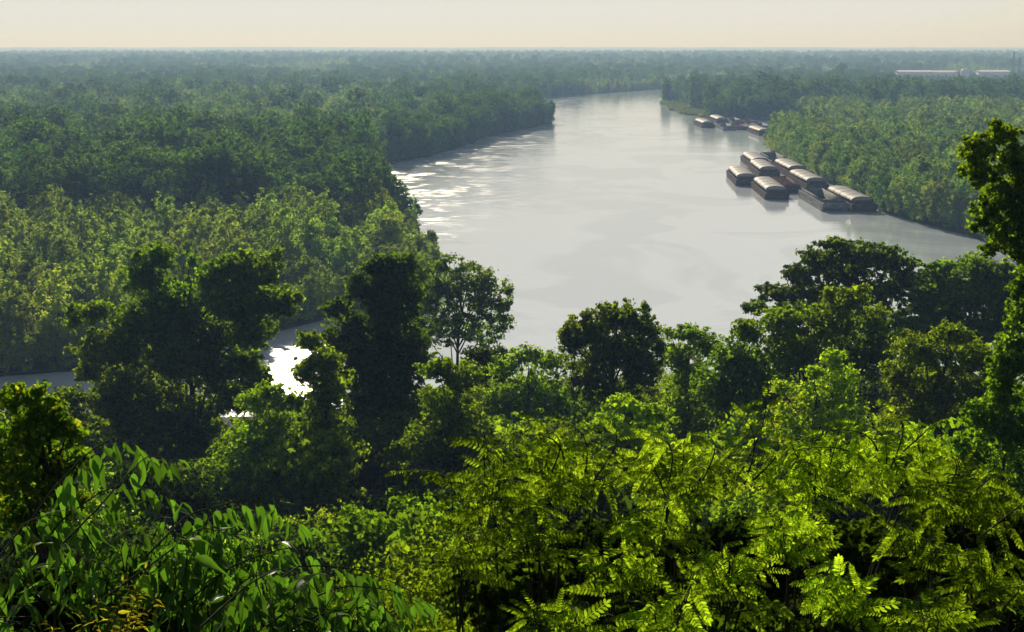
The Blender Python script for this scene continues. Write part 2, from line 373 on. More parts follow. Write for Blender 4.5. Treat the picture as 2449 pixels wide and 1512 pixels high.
jn=N.new('GeometryNodeJoinGeometry')
crowns=[[c for c in kd.children if c.name.startswith('crown')][0] for kd in kinds]
for c in reversed(crowns):
    oi=N.new('GeometryNodeObjectInfo'); oi.inputs['Object'].default_value=c; oi.inputs['As Instance'].default_value=True; oi.transform_space='ORIGINAL'
    K.new(oi.outputs['Geometry'],jn.inputs[0])
K.new(jn.outputs[0],ip.inputs['Instance'])
def na(nm,ty):
    a=N.new('GeometryNodeInputNamedAttribute'); a.data_type=ty; a.inputs['Name'].default_value=nm; return a.outputs['Attribute']
K.new(na('var','INT'),ip.inputs['Instance Index'])
cx=N.new('ShaderNodeCombineXYZ'); K.new(na('rot','FLOAT'),cx.inputs[2]); K.new(cx.outputs[0],ip.inputs['Rotation'])
K.new(na('sc','FLOAT'),ip.inputs['Scale']); K.new(ip.outputs[0],go.inputs[0])
md=fo.modifiers.new('forest','NODES'); md.node_group=ng
# canopy far away
rs=np.geomspace(2800,16500,150); an=np.radians(np.linspace(-27,27,330))
V=[];
for r_ in rs:
    for a in an:
        X=r_*math.sin(a); Y=r_*math.cos(a)
        q=1/ (18*max(1,r_/4000))
        z=9+6*noise.noise(Vector((X*q,Y*q*.6,0)))+4*noise.noise(Vector((X*.0016,Y*.0012,4)))+3*max(0,noise.noise(Vector((X*q*2,Y*q,9))))
        if r_>11000: z+=(r_-11000)/5500*(16+12*noise.noise(Vector((a*9,2,2))))
        V.append((X,Y,z))
V=np.array(V); na_=len(an); I=np.array([(i*na_+j,i*na_+j+1,(i+1)*na_+j+1,(i+1)*na_+j) for i in range(len(rs)-1) for j in range(na_-1)])
cm=V[I].mean(1)[:,:2]; ok=inside(cm,LP)|inside(cm,RP); b=MB(); b.add(V,I[ok])
tag(b.build('distant_forest',M['canopy']),'hazy blue treetops stretching to the horizon','forest',kind='stuff')
# reed bar
b=MB(); q=np.c_[rng.uniform(140,190,14000),rng.uniform(1200,1535,14000)]; q=q[inside(q,RP)]; q=q[edged(q,RP)<26]
quads(b,np.c_[q,rng.uniform(.7,1.8,len(q))],nrm(rng.normal(size=(len(q),3))*[1,1,.5]+[0,0,.8]),2.4,.6)
tag(b.build('reeds',M['grass']),'pale green reeds on the low bar at the right headland','reeds',kind='stuff')

# ---------------------------------------------------------------- barges
def make_barge(kind):
    L=50.0; W2=4.7; root=empty('river_barge',(0,0,0))
    top=3.0; prof=[(0,top),(0,1.9),(5,-1.5),(L-5,-1.5),(L,1.9),(L,top)]
    b=MB(); n=len(prof); V=[(-W2,y_,z_) for y_,z_ in prof]+[(W2,y_,z_) for y_,z_ in prof]
    b.add(V,[(i,i+1,i+1+n,i+n) for i in range(n-1)]); b.add(V,[tuple(range(n))]); b.add(V,[tuple(range(2*n-1,n-1,-1))])
    iy0,iy1,ix=3.6,L-3.6,3.8
    D=[(-W2,0,top),(W2,0,top),(W2,L,top),(-W2,L,top),(-ix,iy0,top),(ix,iy0,top),(ix,iy1,top),(-ix,iy1,top)]
    b.add(D,[(0,1,5,4),(1,2,6,5),(2,3,7,6),(3,0,4,7)])
    for sy in np.arange(3,L-2,5.6):
        for s_ in(-1,1): b.box(s_*W2-.06,s_*W2+.06,sy,sy+.25,.4,top-.1)
    b.box(-W2-.07,W2+.07,-.07,.12,top-.35,top+.05); b.box(-W2-.07,W2+.07,L-.12,L+.07,top-.35,top+.05)
    b.build('hull',M['greyhull' if kind=='o' else 'hull'],root)
    c=MB(); ct=top+1.1
    for s_ in(-1,1): c.box(s_*(ix+.1)-.1,s_*(ix+.1)+.1,iy0,iy1,.6 if kind!='c' else top+.01,ct)
    c.box(-ix,ix,iy0-.1,iy0+.1,.6 if kind!='c' else top+.01,ct); c.box(-ix,ix,iy1-.1,iy1+.1,.6 if kind!='c' else top+.01,ct)
    for sy in np.arange(iy0+2,iy1,3.2):
        for s_ in(-1,1): c.box(s_*(ix+.3)-.1,s_*(ix+.3)+.1,sy,sy+.15,top+.01,ct-.1)
    c.build('coaming',M['greyhull' if kind=='o' else 'coam'],root)
    if kind=='c':
        v=MB(); segs=8; sl_=(iy1-iy0-.3)/segs; K_=11
        for i in range(segs):
            r_=0.0 if i%2 else .12; y0=iy0+.15+i*sl_; y1=y0+sl_-.02+.0
            rows=[]
            for yy,e in((y0,-.02),(y0+.25,.05),(y0+.5,0),(y1-.5,0),(y1-.25,.05),(y1,-.02)):
                for a in np.linspace(0,math.pi,K_):
                    rows.append(((ix+.2+r_+e)*math.cos(a),yy,ct+.05+(1.35+r_+e)*math.sin(a)**.8))
            Fc=[(p_*K_+q_,p_*K_+q_+1,(p_+1)*K_+q_+1,(p_+1)*K_+q_) for p_ in range(5) for q_ in range(K_-1)]
            v.add(rows,Fc); v.add(rows[:K_],[tuple(range(K_))]); v.add(rows[-K_:],[tuple(range(K_))[::-1]])
        co=v.build('cover',M['cover'],root)
    else:
        f_=MB(); f_.box(-ix+.01,ix-.01,iy0+.1,iy1-.1,.2,.62); f_.build('hold_floor',M['hold'],root)
        if kind=='g':
            g_=MB(); nx_,ny_=13,60; V=[]
            for j in range(ny_):
                for i in range(nx_):
                    X=-ix+.15+(2*ix-.3)*i/(nx_-1); Y=iy0+.3+(iy1-iy0-.6)*j/(ny_-1)
                    V.append((X,Y,3.1+1.4*(1-(X/ix)**2)*(.7+.3*math.sin(Y*.55))+.15*rng.normal()))
            g_.add(V,[(j*nx_+i,j*nx_+i+1,(j+1)*nx_+i+1,(j+1)*nx_+i) for j in range(ny_-1) for i in range(nx_-1)]); g_.build('cargo_heap',M['cargo'],root)
    for s_ in(-1,1):
        for yy in(1.4,L-1.4):
            t_=MB()
            for d_ in(-.35,.35): t_.tube([(s_*3.7,yy+d_,top),(s_*3.7,yy+d_,top+.75)],.2,8)
            t_.build('mooring_bitt',M['steel'],root)
    return root
BK={'c':make_barge('c'),'o':make_barge('o'),'g':make_barge('g')}; used=set()
near=[('o',117.6,519,-.8,'open empty barge with a pale hold, nearest of the near raft'),('c',127.9,518,-.8,'covered barge nearest the bank, right of the open empty barge'),
('c',103.8,560,-3,'covered barge at the left front of the near raft'),('g',114,584,-3,'barge heaped with brown cargo, right of the left front covered barge'),
('c',127.4,597,-1,'covered barge moored behind the one beside the open barge'),('c',131.0,655,-1.5,'covered barge along the wooded bank, farthest of its line of three'),
('c',100.8,615,-3.5,'leftmost covered barge of the near raft, behind the left front one'),('c',116.4,648,-3,'covered barge in the middle of the near raft'),
('c',121.8,703,-3,'covered barge at the far end of the near raft'),('o',134,716,-2,'low open barge at the far right end of the near raft')]
far=[('c',143,1050,0,'leftmost covered barge of the distant raft'),('o',154,1020,0,'empty open barge, second from left in the distant raft'),('g',164.5,1022,0,'brown loaded barge, third from left in the distant raft'),
('c',169,960,0,'covered barge standing nearest in the distant raft'),('o',181,1022,0,'open barge in the middle of the distant raft'),('g',191.5,1030,0,'brown loaded barge near the right end of the distant raft'),('o',202,1050,0,'open barge at the right end of the distant raft beside the trees'),
('c',162,1110,0,'covered barge at the back left of the distant raft'),('o',173,1106,0,'open barge at the back of the distant raft'),('g',184,1098,0,'brown loaded barge at the back right of the distant raft')]
for grp,lst in(('barges of the near raft moored at the right bank',near),('barges of the distant raft by the right headland',far)):
    for k,X,Y,ya,lab in lst:
        rz=R(ya+rng.uniform(-.3,.3)); z_=rng.uniform(-.5,.1)-(1.0 if k=='g' else 0)-(.8 if Y>900 else 0)
        if k in used: r=copy_tree(BK[k],(X,Y,z_),rz)
        else: r=BK[k]; r.location=(X,Y,z_); r.rotation_euler=(0,0,rz); used.add(k)
        tag(r,lab,'barge',grp)

# ---------------------------------------------------------------- industry on the horizon
def warehouse(px0,px1,Y,h,lab):
    a=at(px0,185,Y)[0]; c=at(px1,185,Y)[0]; r=empty('warehouse',((a+c)/2,Y,.5)); w_=(c-a)/2
    b=MB(); b.box(-w_,w_,0,30,0,h); b.build('wall',M['white'],r)
    b=MB(); V=[(-w_-1,-1,h+.01),(w_+1,-1,h+.01),(w_+1,31,h+.01),(-w_-1,31,h+.01),(-w_-1,15,h+3),(w_+1,15,h+3)]
    b.add(V,[(0,1,5,4),(2,3,4,5)]); b.add(V,[(0,4,3),(1,2,5)]); b.build('roof',M['roof'],r)
    for i in range(3):
        d_=MB(); X=-w_+2*w_*(i+.5)/3; d_.box(X-2,X+2,-.15,-.02,0,4.5); d_.build('door',M['steel'],r)
    tag(r,lab,'warehouse','warehouses above the trees on the right')
warehouse(2150,2230,2650,9.5,'leftmost long white warehouse above the treetops on the right')
warehouse(2235,2290,2680,8.5,'short white warehouse left of the domed tank on the right')
warehouse(2345,2415,2640,10,'white warehouse next to the thin tower at the right edge')
c_=at(2308,180,2650); r=empty('storage_tank',(c_[0],2650,.5)); b=MB()
prof=[(8,0),(8,11),(7.3,13),(5.5,14.8),(2.8,15.8),(.1,16.1)]
V=[(a_*math.cos(t),a_*math.sin(t),z_) for a_,z_ in prof for t in np.linspace(0,2*math.pi,20,endpoint=False)]
b.add(V,[(i*20+j,i*20+(j+1)%20,(i+1)*20+(j+1)%20,(i+1)*20+j) for i in range(5) for j in range(20)]); b.build('tank_shell',M['white'],r); tag(r,'pale domed storage tank above the trees on the right','tank')
for px,hh,lab in((2424,44,'taller thin lattice tower at the right edge of the horizon'),(2438,34,'shorter lattice tower beside the taller one')):
    X=at(px,150,2700)[0]; r=empty('lattice_tower',(X,2700,.5)); b=MB()
    for s1 in(-1,1):
        for s2 in(-1,1): b.tube([(s1*2.2,s2*2.2,0),(s1*.9,s2*.9,hh)],.4,4)
    b.build('leg_frame',M['steel'],r); b=MB()
    for k in range(9):
        z0=hh*k/9; z1=hh*(k+1)/9; w0=2.2-1.3*k/9; w1=2.2-1.3*(k+1)/9
        b.tube([(-w0,-w0,z0),(w1,-w1,z1)],.22,4); b.tube([(w0,w0,z0),(-w1,w1,z1)],.22,4); b.tube([(-w0,-w0,z0),(w0,-w0,z0)],.22,4)
    b.build('brace',M['steel'],r); b=MB(); b.box(-1.8,1.8,-1.8,1.8,hh+.02,hh+1); b.build('platform',M['steel'],r); tag(r,lab,'tower')

# ---------------------------------------------------------------- named trees on the slope
def ptree(name,Y,base,lobes,leaf,mat,label,cat='tree',dens=1.25,rt=None,cpx=12,core=3,per=26,lean=.8):
    bx,bz=at(base,700,Y)[0],0; g_=ground(bx,Y)-.3; root=empty(name,(bx,Y,g_)); o_=np.array([bx,Y,g_])
    cb=MB(); cents=[]; k=Y/F
    for l in lobes:
        px,py,rx=l[:3]; ry=l[3] if len(l)>3 else rx; dY=rng.uniform(-.5,.5)*rx*Y/F*1.4
        c=at(px,py,Y+dY)-o_; cents.append(c)
        knobby(cb,c,(rx*k*1.0,rx*k*1.0,ry*k*1.0),leaf,cpx*k,dens,core,per)
    tz=max(c[2] for c in cents); tx=np.mean([c[0] for c in cents])
    tb=MB(); limbs(tb,(0,0,-.5),(tx*lean,0,tz*.86),cents,rt or max(.12,.014*tz))
    tb.build('trunk',M['bark'],root); cb.build('crown',mat,root)
    return tag(root,label,cat)
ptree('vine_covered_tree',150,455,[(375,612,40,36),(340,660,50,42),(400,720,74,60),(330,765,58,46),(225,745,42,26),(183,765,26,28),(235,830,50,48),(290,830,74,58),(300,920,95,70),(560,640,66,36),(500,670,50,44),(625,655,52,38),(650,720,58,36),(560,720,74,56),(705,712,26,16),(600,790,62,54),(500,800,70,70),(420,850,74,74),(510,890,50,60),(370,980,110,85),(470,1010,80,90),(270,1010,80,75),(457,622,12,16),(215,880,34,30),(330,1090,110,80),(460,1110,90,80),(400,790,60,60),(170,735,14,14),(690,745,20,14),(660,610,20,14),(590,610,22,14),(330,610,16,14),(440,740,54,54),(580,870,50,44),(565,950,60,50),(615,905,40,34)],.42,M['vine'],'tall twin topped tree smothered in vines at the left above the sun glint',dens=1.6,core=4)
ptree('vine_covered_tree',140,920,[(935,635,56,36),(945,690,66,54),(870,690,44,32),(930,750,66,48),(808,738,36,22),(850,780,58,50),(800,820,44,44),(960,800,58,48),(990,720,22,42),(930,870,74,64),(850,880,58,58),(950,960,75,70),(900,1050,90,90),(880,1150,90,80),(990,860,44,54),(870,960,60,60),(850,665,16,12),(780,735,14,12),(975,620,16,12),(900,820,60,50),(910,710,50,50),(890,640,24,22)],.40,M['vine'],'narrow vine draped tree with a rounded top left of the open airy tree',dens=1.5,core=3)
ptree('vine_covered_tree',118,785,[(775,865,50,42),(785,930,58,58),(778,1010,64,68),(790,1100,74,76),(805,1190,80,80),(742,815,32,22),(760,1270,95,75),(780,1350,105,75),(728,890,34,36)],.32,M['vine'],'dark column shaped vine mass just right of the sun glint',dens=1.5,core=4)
ptree('airy_tree',195,1085,[(1030,665,38,34),(1085,632,46,24),(1140,655,42,28),(1185,690,38,24),(1120,700,46,34),(1058,725,46,36),(1180,745,40,28),(1105,775,50,34),(1205,775,26,20),(1215,695,14,10),(1060,790,50,36),(1160,800,50,30),(1010,740,34,50),(1150,725,36,30),(1085,680,40,34),(1200,725,24,18),(1030,700,40,34),(1000,640,22,28),(1010,800,40,40)],.45,M['feather'],'open airy tree with dark limbs against the bright river',dens=1.5,rt=.32,core=0,cpx=11)
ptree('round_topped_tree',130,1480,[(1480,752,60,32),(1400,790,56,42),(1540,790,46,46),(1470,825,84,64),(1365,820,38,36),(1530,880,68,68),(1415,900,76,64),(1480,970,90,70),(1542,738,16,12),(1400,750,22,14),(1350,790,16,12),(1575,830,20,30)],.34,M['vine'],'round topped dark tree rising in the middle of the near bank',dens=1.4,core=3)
ptree('umbrella_tree',165,2080,[(2070,610,82,30),(1960,620,56,28),(2140,640,56,34),(1915,655,42,24),(2020,655,75,34),(1850,700,46,20),(1808,735,34,16),(2100,700,60,34),(2175,680,50,34),(1990,715,60,30),(1930,700,50,24),(2000,582,40,12),(2000,770,60,50),(2120,770,60,50),(1900,740,56,24),(2200,740,60,40)],.44,M['feather'],'spreading flat topped tree with layered feathery limbs at the upper right',dens=1.4,core=1,cpx=10)
ptree('broad_tree',158,2320,[(2260,650,58,28),(2335,635,58,24),(2405,655,56,28),(2230,700,62,38),(2320,710,84,46),(2420,730,60,60),(2255,755,60,34),(2380,780,64,50),(2300,800,74,44),(2180,790,50,40),(2450,680,50,50),(2360,690,60,40)],.42,M['feather'],'broad dark tree behind the right hand slope beside the shaded water',dens=1.6,core=3)
ptree('leafy_tree',120,1930,[(2030,715,54,32),(1980,770,76,54),(2085,770,54,46),(1870,768,62,38),(1785,790,46,30),(1900,840,96,58),(2020,850,88,60),(1770,860,76,58),(1720,930,74,64),(1830,930,94,66),(2100,850,58,58),(1985,700,20,14),(2060,690,18,12)],.31,M['bright'],'large bright green tree below the flat topped tree',dens=1.4)
ptree('leafy_tree',95,1960,[(1990,858,34,22),(2010,915,54,42),(1940,950,60,44),(2020,1000,66,54),(1900,1020,76,54),(1868,930,24,24),(1950,890,28,18)],.25,M['yellow'],'yellow green tree in front of the large bright tree on the right',cpx=13)
ptree('leafy_tree',100,2260,[(2270,798,54,28),(2200,840,76,46),(2320,850,76,46),(2250,920,96,64),(2150,900,46,46),(2360,930,76,64),(2200,1000,88,62),(2330,1020,80,62)],.26,M['yellow'],'soft yellow green tree on the right side of the slope',cpx=13,dens=1.5)
ptree('leafy_tree',135,1650,[(1650,798,44,20),(1690,830,46,32),(1620,850,46,44),(1660,910,66,56),(1640,980,66,56),(1600,800,20,14)],.33,M['bright'],'small green tree right of the round topped tree',dens=1.4)
ptree('leafy_tree',140,1265,[(1260,848,44,20),(1320,870,44,32),(1210,880,44,34),(1270,930,64,54),(1335,960,56,56),(1200,960,58,58)],.33,M['bright'],'low light green tree left of the round topped tree',dens=1.4)
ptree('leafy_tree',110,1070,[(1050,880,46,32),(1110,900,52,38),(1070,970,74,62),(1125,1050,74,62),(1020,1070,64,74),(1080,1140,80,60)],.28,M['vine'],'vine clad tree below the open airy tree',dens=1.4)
ptree('leafy_tree',150,1165,[(1140,850,44,22),(1190,850,36,22),(1160,890,60,40)],.36,M['deep'],'small dark tree at the foot of the open airy tree')
ptree('pale_bush',85,1510,[(1490,968,52,20),(1560,990,44,24),(1450,1010,44,28),(1520,1040,76,36),(1580,1050,40,30)],.24,M['yellow'],'pale rounded bush below the round topped tree','bush',cpx=13)
ptree('leafy_tree',115,620,[(620,960,54,36),(690,958,46,30),(610,1050,72,60),(560,1130,84,74),(670,1110,74,74),(640,1230,100,90),(650,930,34,18),(660,1010,50,40)],.28,M['bright'],'mid green tree below the sun glint',dens=1.4)
ptree('leafy_tree',130,110,[(60,985,70,40),(150,990,60,40),(100,1060,100,70),(200,1060,70,70),(170,950,50,30)],.33,M['vine'],'dark tree behind the turning bush at the left edge')
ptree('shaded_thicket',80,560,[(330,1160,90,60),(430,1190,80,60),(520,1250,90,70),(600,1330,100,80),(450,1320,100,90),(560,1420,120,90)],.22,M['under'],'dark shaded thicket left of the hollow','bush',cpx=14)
ptree('shaded_thicket',72,880,[(720,1330,90,80),(850,1300,90,80),(960,1240,80,70),(920,1380,110,90),(780,1440,120,90),(1020,1330,80,90),(960,1480,120,80),(1060,1230,60,60)],.20,M['under'],'dark shaded thicket filling the hollow between the bushes','bush',cpx=14)  # the hollow's shadow is put into these thickets' leaf colour
ptree('leafy_bush',17,70,[(30,955,46,24),(115,970,48,26),(60,1035,80,50),(165,1030,34,40),(40,1130,84,74),(150,1110,60,56),(60,1230,90,80),(40,925,18,12),(90,935,22,12),(150,1200,60,60),(100,1010,70,40),(200,1090,26,24)],.07,M['autumn'],'green bush with a few yellow leaves at the left edge','bush',cpx=16,per=26,dens=1.4,core=2)
ptree('edge_bush',48,2445,[(2440,850,56,56),(2400,920,56,56),(2360,1000,66,56),(2430,1030,78,78),(2320,1080,56,46),(2400,1150,88,78),(2290,1150,60,50),(2445,760,40,50),(2440,690,26,40),(2470,640,40,60),(2410,820,36,30),(2400,870,44,40)],.16,M['bright'],'tall leafy bush down the right edge of the view','bush',cpx=14,dens=1.4,core=2,rt=.06)
ptree('overhanging_tree',40,2760,[(2400,318,40,28),(2340,350,42,30),(2425,385,54,42),(2345,415,42,32),(2400,465,62,46),(2355,510,34,30),(2410,545,50,38),(2375,590,28,22),(2490,450,70,120),(2500,600,60,80),(2440,600,34,34),(2325,385,22,18),(2310,360,14,12),(2600,500,80,160),(2600,750,80,160),(2600,950,80,160),(2455,420,44,60),(2455,520,44,60),(2385,298,16,12),(2330,545,14,12)],.135,M['vine'],'dark leafy tree reaching in from the right edge over the river','tree',rt=.07,cpx=12,dens=1.1,lean=.15,core=2)

# filler shrubs on the slope
limx=[-300,0,200,260,420,600,640,740,800,1000,1240,1340,1600,1780,1950,2200,2450,2800]
limy=[1010,1000,1010,1100,1120,1010,965,965,1000,940,880,940,890,860,880,850,860,890]
shr=[]
for i,(lf,rr,mt) in enumerate([(.10,1.9,'under'),(.10,1.9,'vine'),(.11,1.8,'deep'),(.28,4.0,'deep'),(.28,4.0,'vine'),(.28,3.8,'bright'),(.28,4.0,'yellow')]):
    root=empty('slope_shrub',(0,0,0)); cb=MB(); tb=MB(); cs=[]
    for k in range(9):
        a=k*2.4; q=rr*.62*math.sqrt((k+.5)/9); z=rr*(1.55-.55*(q/rr)**2)*rng.uniform(.75,1.1); c=(q*math.cos(a)*1.3,q*math.sin(a)*1.3,z if k%3 else z*.6); cs.append(c)
        knobby(cb,c,(rr*.5,rr*.5,rr*.45),lf,rr*.115 if lf>.2 else rr*.10,.9,6,20)
    limbs(tb,(0,0,-.6),(0,0,rr*1.2),cs,.05*rr/2); tb.build('stem',M['bark'],root); cb.build('foliage',M[mt],root); shr.append(root)
usedS=set()
for Y in(24,32,42,53,66,80,96,114,134,156,180,205):
    sp=(3.4 if Y<60 else 4.6)+.005*Y
    for X in np.arange(-.38*Y-3,.38*Y+3,sp):
        X+=rng.uniform(-1,1)*sp*.3; yy=Y+rng.uniform(-.06,.06)*Y
        px=X/yy*F+1224.5
        g_=ground(X,yy); ly=np.interp(px,limx,limy)+(170 if Y<60 else (50 if Y<100 else 0))
        if Y<100: ly+=np.interp(px,[200,350,600,1050,1200],[0,180,260,260,0])*(1 if Y<60 else .8)
        lim=at(px,ly,yy)[2]
        k=int(rng.choice([0,0,1,2])) if Y<60 else 3+int(rng.choice([0,0,1,2,2,3]))
        base_h=(1.9 if k<3 else 4.0)*2.0
        hh=min(base_h*rng.uniform(.8,1.6),lim-g_)
        if hh<1.2: continue
        s=hh/base_h; sx=max(.8,min(1.25,s))
        if k in usedS: r=copy_tree(shr[k],(X,yy,g_),rng.uniform(0,6),(sx,sx,s))
        else: r=shr[k]; r.location=(X,yy,g_); r.scale=(sx,sx,s); usedS.add(k)
        tn=['shaded dark green','vine green','deep green','deep green','vine green','bright green','yellow green'][k]
        wh='high on the slope just below the lookout' if Y<60 else 'low on the slope among the trees'
        tag(r,f'{tn} shrub {wh}','shrub',f'{tn} shrubs {wh}')
for k,r in enumerate(shr):
    if k not in usedS:
        r.location=(3*k,50,ground(3*k,50)); tag(r,'deep green shrub high on the slope just below the lookout','shrub','deep green shrubs high on the slope just below the lookout')

# ---------------------------------------------------------------- close foliage
def inst(b,T,Fc,P,D,U,S):
    X=nrm(D); Z=nrm(U-X*np.sum(U*X,1,keepdims=True)); Yv=np.cross(Z,X)
    V=P[:,None]+S[:,None,None]*(T[None,:,0:1]*X[:,None]+T[None,:,1:2]*Yv[:,None]+T[None,:,2:3]*Z[:,None])
    n=len(P); k=len(T); Fa=(np.array(Fc)[None]+np.arange(n)[:,None,None]*k).reshape(-1,len(Fc[0])); b.add(V,Fa)
def pinnate(pairs=8,curl=.28):
    V=[];Fc=[]
    def leaflet(o,ang,l,w):
        d=np.array([math.cos(ang),math.sin(ang),0]); s=np.array([-d[1],d[0],0]); k=len(V)
        tilt=rng.uniform(-.3,.3)
        for t,h in((0,.1),(.3,.9),(.7,1.0),(1,.08)):
            for sg in(-1,0,1):
                p_=o+d*l*t+s*w*h*sg*.5; p_=p_+np.array([0,0,(.10*w*h if sg else 0)+tilt*w*h*sg-.2*l*t*t]); V.append(p_)
        for i in range(3):
            for j in range(2): Fc.append((k+i*3+j,k+i*3+j+1,k+i*3+j+4,k+i*3+j+3))
    for i in range(pairs):
        t=.12+.84*i/(pairs-1)*.98; o=np.array([t,0,0]); l=.19*(1-.4*abs(t-.45)); 
        for sg in(-1,1): leaflet(o,sg*R(68-14*t),l*rng.uniform(.85,1.1),.066)
    leaflet(np.array([.97,0,0]),0,.15,.065)
    k=len(V)
    for t in np.linspace(0,.97,4): V+= [np.array([t,-.005,0]),np.array([t,.005,0])]
    for i in range(3): Fc.append((k+2*i,k+2*i+1,k+2*i+3,k+2*i+2))
    V=np.array(V); V[:,2]-=curl*V[:,0]**2; return V,Fc
def simple_leaf(w=.42,curl=.35,pet=.15):
    V=[];Fc=[]; st=[(0,.02),(pet,.03),(pet+.05,.5),(.36,1),(.54,.78),(.72,.42),(.86,.16),(1,.015)]
    for t,h in st:
        for sg in(-1,0,1): V.append((t,sg*w*h*.5,.24*w*h*abs(sg)-curl*t*t+.02*math.sin(t*14+sg)))
    for i in range(len(st)-1):
        for j in range(2): Fc.append((i*3+j,i*3+j+1,i*3+j+4,i*3+j+3))
    return np.array(V),Fc
PT=[pinnate(10,.25),pinnate(11,.5),pinnate(9,.15),pinnate(8,.35)]; BT=[simple_leaf(.29,.35),simple_leaf(.26,.6),simple_leaf(.32,.15)]; YT=[simple_leaf(.30,.3,.05)]
class Plant:
    def __init__(s,name,loc,face=0,noise_=.35): s.root=empty(name,loc); s.o=np.array(loc,float); s.L=[]; s.st=MB(); s.face=face; s.nz=noise_
    def shoot(s,p,r0,step,size,droop=.2,side=.9,fwd=.55,tip=True):
        p=np.asarray(p,float); seg=np.linalg.norm(np.diff(p,axis=0),axis=1); cum=np.r_[0,np.cumsum(seg)]
        s.st.tube(p-s.o,np.linspace(r0,r0*.3,len(p)),5)
        q=np.arange(cum[-1]*.18,cum[-1],step); k=0
        for d in q:
            pos=np.array([np.interp(d,cum,p[:,a]) for a in range(3)]); pos2=np.array([np.interp(d+.02,cum,p[:,a]) if d+.02<cum[-1] else p[-1,a] for a in range(3)]); t=pos2-pos
            if np.linalg.norm(t)<1e-5: t=p[-1]-p[-2]
            t=t/np.linalg.norm(t); sv=np.cross(t,[0,0,1.]); sv/=max(np.linalg.norm(sv),1e-5)
            ang=rng.normal()*s.nz*1.3; up=np.cross(sv,t); sv2=sv*math.cos(ang)+up*math.sin(ang)
            k+=1; D=t*fwd+sv2*side*(1 if k%2 else -1)+np.array([0,0,-droop])+rng.normal(size=3)*.12
            s.L.append((pos-s.o,D,np.array([0,-s.face,1.])+rng.normal(size=3)*s.nz+.2*t,size*rng.uniform(.65,1.15)*(1-.35*(d/cum[-1])**3)))
        if tip: s.L.append((p[-1]-s.o,(p[-1]-p[-2]),np.array([0,-s.face,1.])+rng.normal(size=3)*.2,size*.6))
    def finish(s,mat,tmpl,label,cat):
        b=MB(); P=np.array([l[0] for l in s.L]);D=np.array([l[1] for l in s.L]);U=np.array([l[2] for l in s.L]);S=np.array([l[3] for l in s.L])
        ch=rng.integers(0,len(tmpl),len(P))
        for i,(T,Fc) in enumerate(tmpl):
            q=ch==i
            if q.any(): inst(b,T,Fc,P[q],D[q],U[q],S[q])
        b.build('foliage',mat,s.root); s.st.build('branch',M['stem'],s.root); return tag(s.root,label,cat)
    def dome(s,c,r,n,ln,step,size,droop,r0=.005,low=-.2):
        c=np.asarray(c,float)
        for i in range(n):
            d=rng.normal(size=3); d/=np.linalg.norm(d)
            if d[2]<low: d[2]=-d[2]
            e=c+d*r*rng.uniform(.72,1.1); a=c+d*r*.2+np.array([0,0,-.15]); L=np.linalg.norm(e-a)
            a=e-(e-a)/max(L,1e-6)*min(L,ln)
            t=np.linspace(0,1,6)[:,None]; bend=rng.normal(size=3)*.08; p=a+(e-a)*t+bend*np.sin(t*3.14)+np.array([0,0,1])*.12*ln*np.sin(t*3.14)
            s.shoot(p,r0,step,size,droop)
        bs=s.o
        for i in range(3):
            d=rng.normal(size=3)*.4*r-np.array([0,0,.5])*r; e=c+d; t=np.linspace(0,1,6)[:,None]; s.st.tube(bs+(e-bs)*t+rng.normal(size=3)*.1*np.sin(t*3.14)-s.o,np.linspace(.012,.005,6),6)
# locust
def loc(px,Y): X=at(px,1300,Y)[0]; return (X,Y,ground(X,Y))
lab=['leftmost feathery locust bush, low over the dark hollow','feathery locust bush with bright backlit leaves left of centre right','feathery locust bush whose tallest shoot rises to a curled tip','feathery locust bush with long arching fronds on the right','rightmost feathery locust bush at the lower right corner']
doms=[[(1160,1190,7.6,.26,.13,13),(1110,1340,7.0,.14,.08,6)],
[(1330,1130,8.4,.38,.13,23),(1280,1280,7.4,.20,.09,9),(1470,1370,6.8,.20,.09,10),(1320,1500,6.0,.20,.08,9)],
[(1620,1140,8.4,.38,.13,23),(1590,1260,7.4,.22,.09,11),(1740,1390,6.7,.22,.09,10),(1580,1510,5.9,.15,.06,7)],
[(1960,1140,8.2,.40,.14,25),(1900,1280,7.2,.24,.09,11),(2050,1430,6.3,.20,.08,9),(2160,1100,8.6,.26,.13,14)],
[(2290,1200,7.6,.34,.14,19),(2200,1320,6.9,.20,.09,10),(2380,1400,6.3,.24,.10,12),(2230,1500,5.8,.16,.06,7)]]
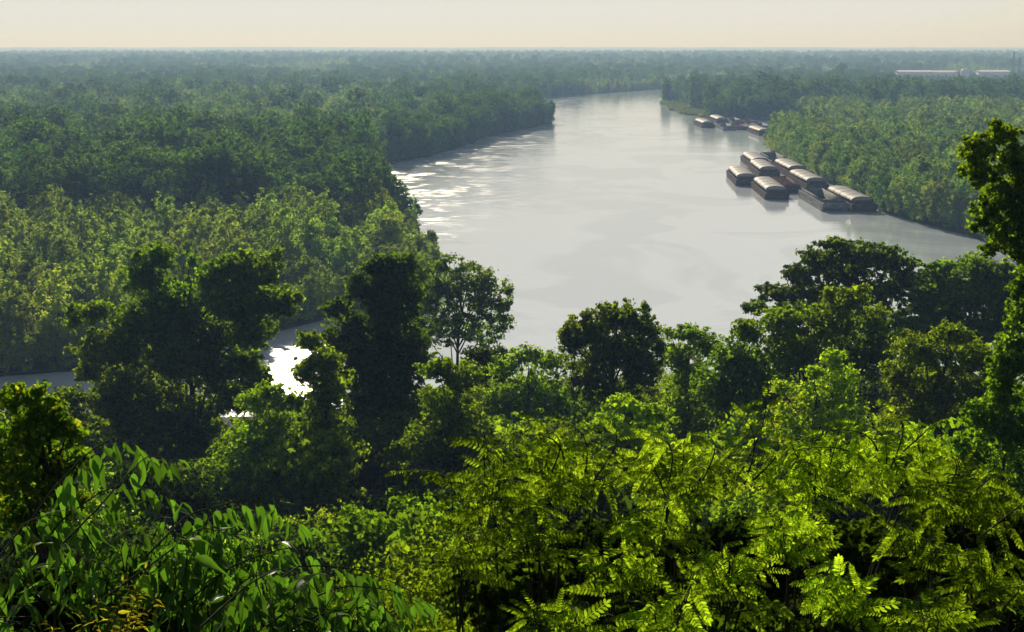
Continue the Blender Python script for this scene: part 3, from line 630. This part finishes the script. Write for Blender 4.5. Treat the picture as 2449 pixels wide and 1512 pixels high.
for i,(lb,ds) in enumerate(zip(lab,doms)):
    p_=Plant('locust_bush',loc(ds[0][0],ds[0][2]+.3),.7,.3)
    for px,py,Y,rx,rz,n_ in ds: p_.dome(at(px,py,Y),np.array([rx,rx*1.0,rz]),n_,.5,.052,.18,.1,low=.1)
    ex={0:[((1090,1190,7.6),(975,1125,7.4)),((1180,1180,7.8),(1180,1070,7.9))],1:[((1300,1130,8.2),(1280,1005,8.3)),((1400,1130,8.2),(1350,1010,8.4)),((1350,1100,8),(1240,1040,8.1)),((1420,1150,8),(1470,1030,8.2)),((1320,1130,8),(1310,1030,8.2))],2:[((1760,1150,8.2),(1830,950,8.4)),((1780,1160,8.1),(1780,1000,8.2)),((1600,1150,8),(1560,1040,8)),((1680,1150,8),(1690,1040,8.2)),((1800,1150,8),(1850,1090,8))],3:[((2130,1120,8.4),(2140,985,8.5)),((2060,1100,8.2),(1880,1080,8)),((2100,1080,8.2),(1970,1030,8.2)),((2160,1080,8.3),(2220,1020,8.4)),((1950,1150,8),(1880,1110,8)),((2120,1110,8.3),(2050,1010,8.3))],4:[((2300,1200,7.4),(2380,1130,7.5)),((2350,1280,7),(2449,1200,7)),((2250,1200,7.5),(2270,1090,7.6))]}[i]
    for a,e in ex:
        A=at(*a);E=at(*e); t=np.linspace(0,1,8)[:,None]; q=A+(E-A)*t; q+=np.array([.06,0,.05])*np.sin(t*3.14); p_.shoot(q,.006,.038,.185,.15,1.0,.4)
    p_.finish(M['locust'],PT,lb,'bush')
# undergrowth in near-black leaf tones, painting the dark gaps under the locusts
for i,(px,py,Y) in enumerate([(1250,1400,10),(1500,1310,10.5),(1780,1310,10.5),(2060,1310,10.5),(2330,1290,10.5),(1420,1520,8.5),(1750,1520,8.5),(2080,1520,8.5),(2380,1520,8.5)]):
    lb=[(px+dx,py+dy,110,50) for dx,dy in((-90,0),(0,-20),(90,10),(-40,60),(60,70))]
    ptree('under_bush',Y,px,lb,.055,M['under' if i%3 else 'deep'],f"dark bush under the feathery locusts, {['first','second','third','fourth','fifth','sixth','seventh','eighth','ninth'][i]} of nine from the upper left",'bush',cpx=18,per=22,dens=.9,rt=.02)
# broad leaved bushes
G=[('broad_leaved_bush',[[(20,1330),(110,1190),(200,1090),(270,1045),(330,1060),(390,1120)],[(60,1360),(150,1240),(250,1170),(340,1160),(430,1200)],[(0,1330),(60,1250),(120,1230),(190,1250)],[(150,1300),(240,1210),(300,1140),(350,1090),(420,1100)]],5.0,[(120,1390,4.9,.33,.22,20),(300,1330,5.0,.25,.2,15)],'drooping broad leaved bush with its arching tip at the lower left'),
('broad_leaved_bush',[[(330,1420),(430,1290),(530,1220),(640,1215),(740,1260)],[(350,1330),(450,1230),(560,1200),(660,1200)],[(420,1460),(560,1350),(680,1310),(760,1330)],[(250,1430),(390,1330),(480,1260),(560,1280)]],4.7,[(430,1400,4.7,.25,.2,18),(580,1350,4.8,.2,.13,12)],'broad leaved bush sending a long drooping branch toward the dark hollow'),
('broad_leaved_bush',[[(500,1540),(620,1420),(720,1350),(850,1360),(960,1400),(1040,1450)],[(560,1560),(700,1450),(820,1400),(930,1410),(1000,1440)],[(640,1540),(760,1470),(870,1450),(960,1480)],[(480,1500),(590,1400),(660,1360),(720,1370)]],4.3,[(680,1480,4.2,.2,.13,15),(850,1510,4.2,.14,.07,9)],'lowest broad leaved bush with big glossy leaves at the bottom')]
for nm,cur,Y,ds,lb in G:
    p_=Plant(nm,loc(cur[0][0][0],Y+.2),.1,.5)
    for k,cv in enumerate(cur):
        q=np.array([at(px,py,Y+.12*j-.1*k) for j,(px,py) in enumerate(cv)]); s_=np.linspace(0,len(q)-1,14); q=np.array([[np.interp(v,np.arange(len(q)),q[:,a]) for a in range(3)] for v in s_])
        p_.shoot(q,.004,.030,.165,1.15,.5,.4)
    for px,py,Yd,rx,rz,n_ in ds: p_.dome(at(px,py,Yd),np.array([rx,rx,rz]),n_,.4,.055,.145,1.0,.003)
    p_.finish(M['broad'],BT,lb,'bush')
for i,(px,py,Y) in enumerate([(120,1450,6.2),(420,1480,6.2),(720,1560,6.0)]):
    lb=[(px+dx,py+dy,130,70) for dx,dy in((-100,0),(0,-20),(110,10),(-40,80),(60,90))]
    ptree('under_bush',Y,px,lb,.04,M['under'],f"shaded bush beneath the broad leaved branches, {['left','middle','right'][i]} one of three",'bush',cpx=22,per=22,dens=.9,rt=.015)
p_=Plant('bronze_leaved_shoot',loc(270,3.7),.5)
for a,e in(((250,1560),(345,1360)),((230,1560),(290,1390)),((200,1560),(230,1440)),((280,1560),(370,1430)),((160,1560),(190,1470)),((300,1550),(320,1410)),((120,1560),(110,1490)),((260,1560),(310,1450))):
    A=at(*a,3.6);E=at(*e,3.7); t=np.linspace(0,1,8)[:,None]; p_.shoot(A+(E-A)*t+np.array([.02,0,0])*np.sin(t*3),.002,.010,.038,.4,.7,.5)
p_.finish(M['bronze'],YT,'young shoot with yellow and bronze leaves at the bottom left','shoot')
tot={o.data.name:len(o.data.polygons) for o in bpy.data.objects if o.type=='MESH'}
print('objects',len(bpy.data.objects),'trees',n,'unique faces',sum(tot.values()))
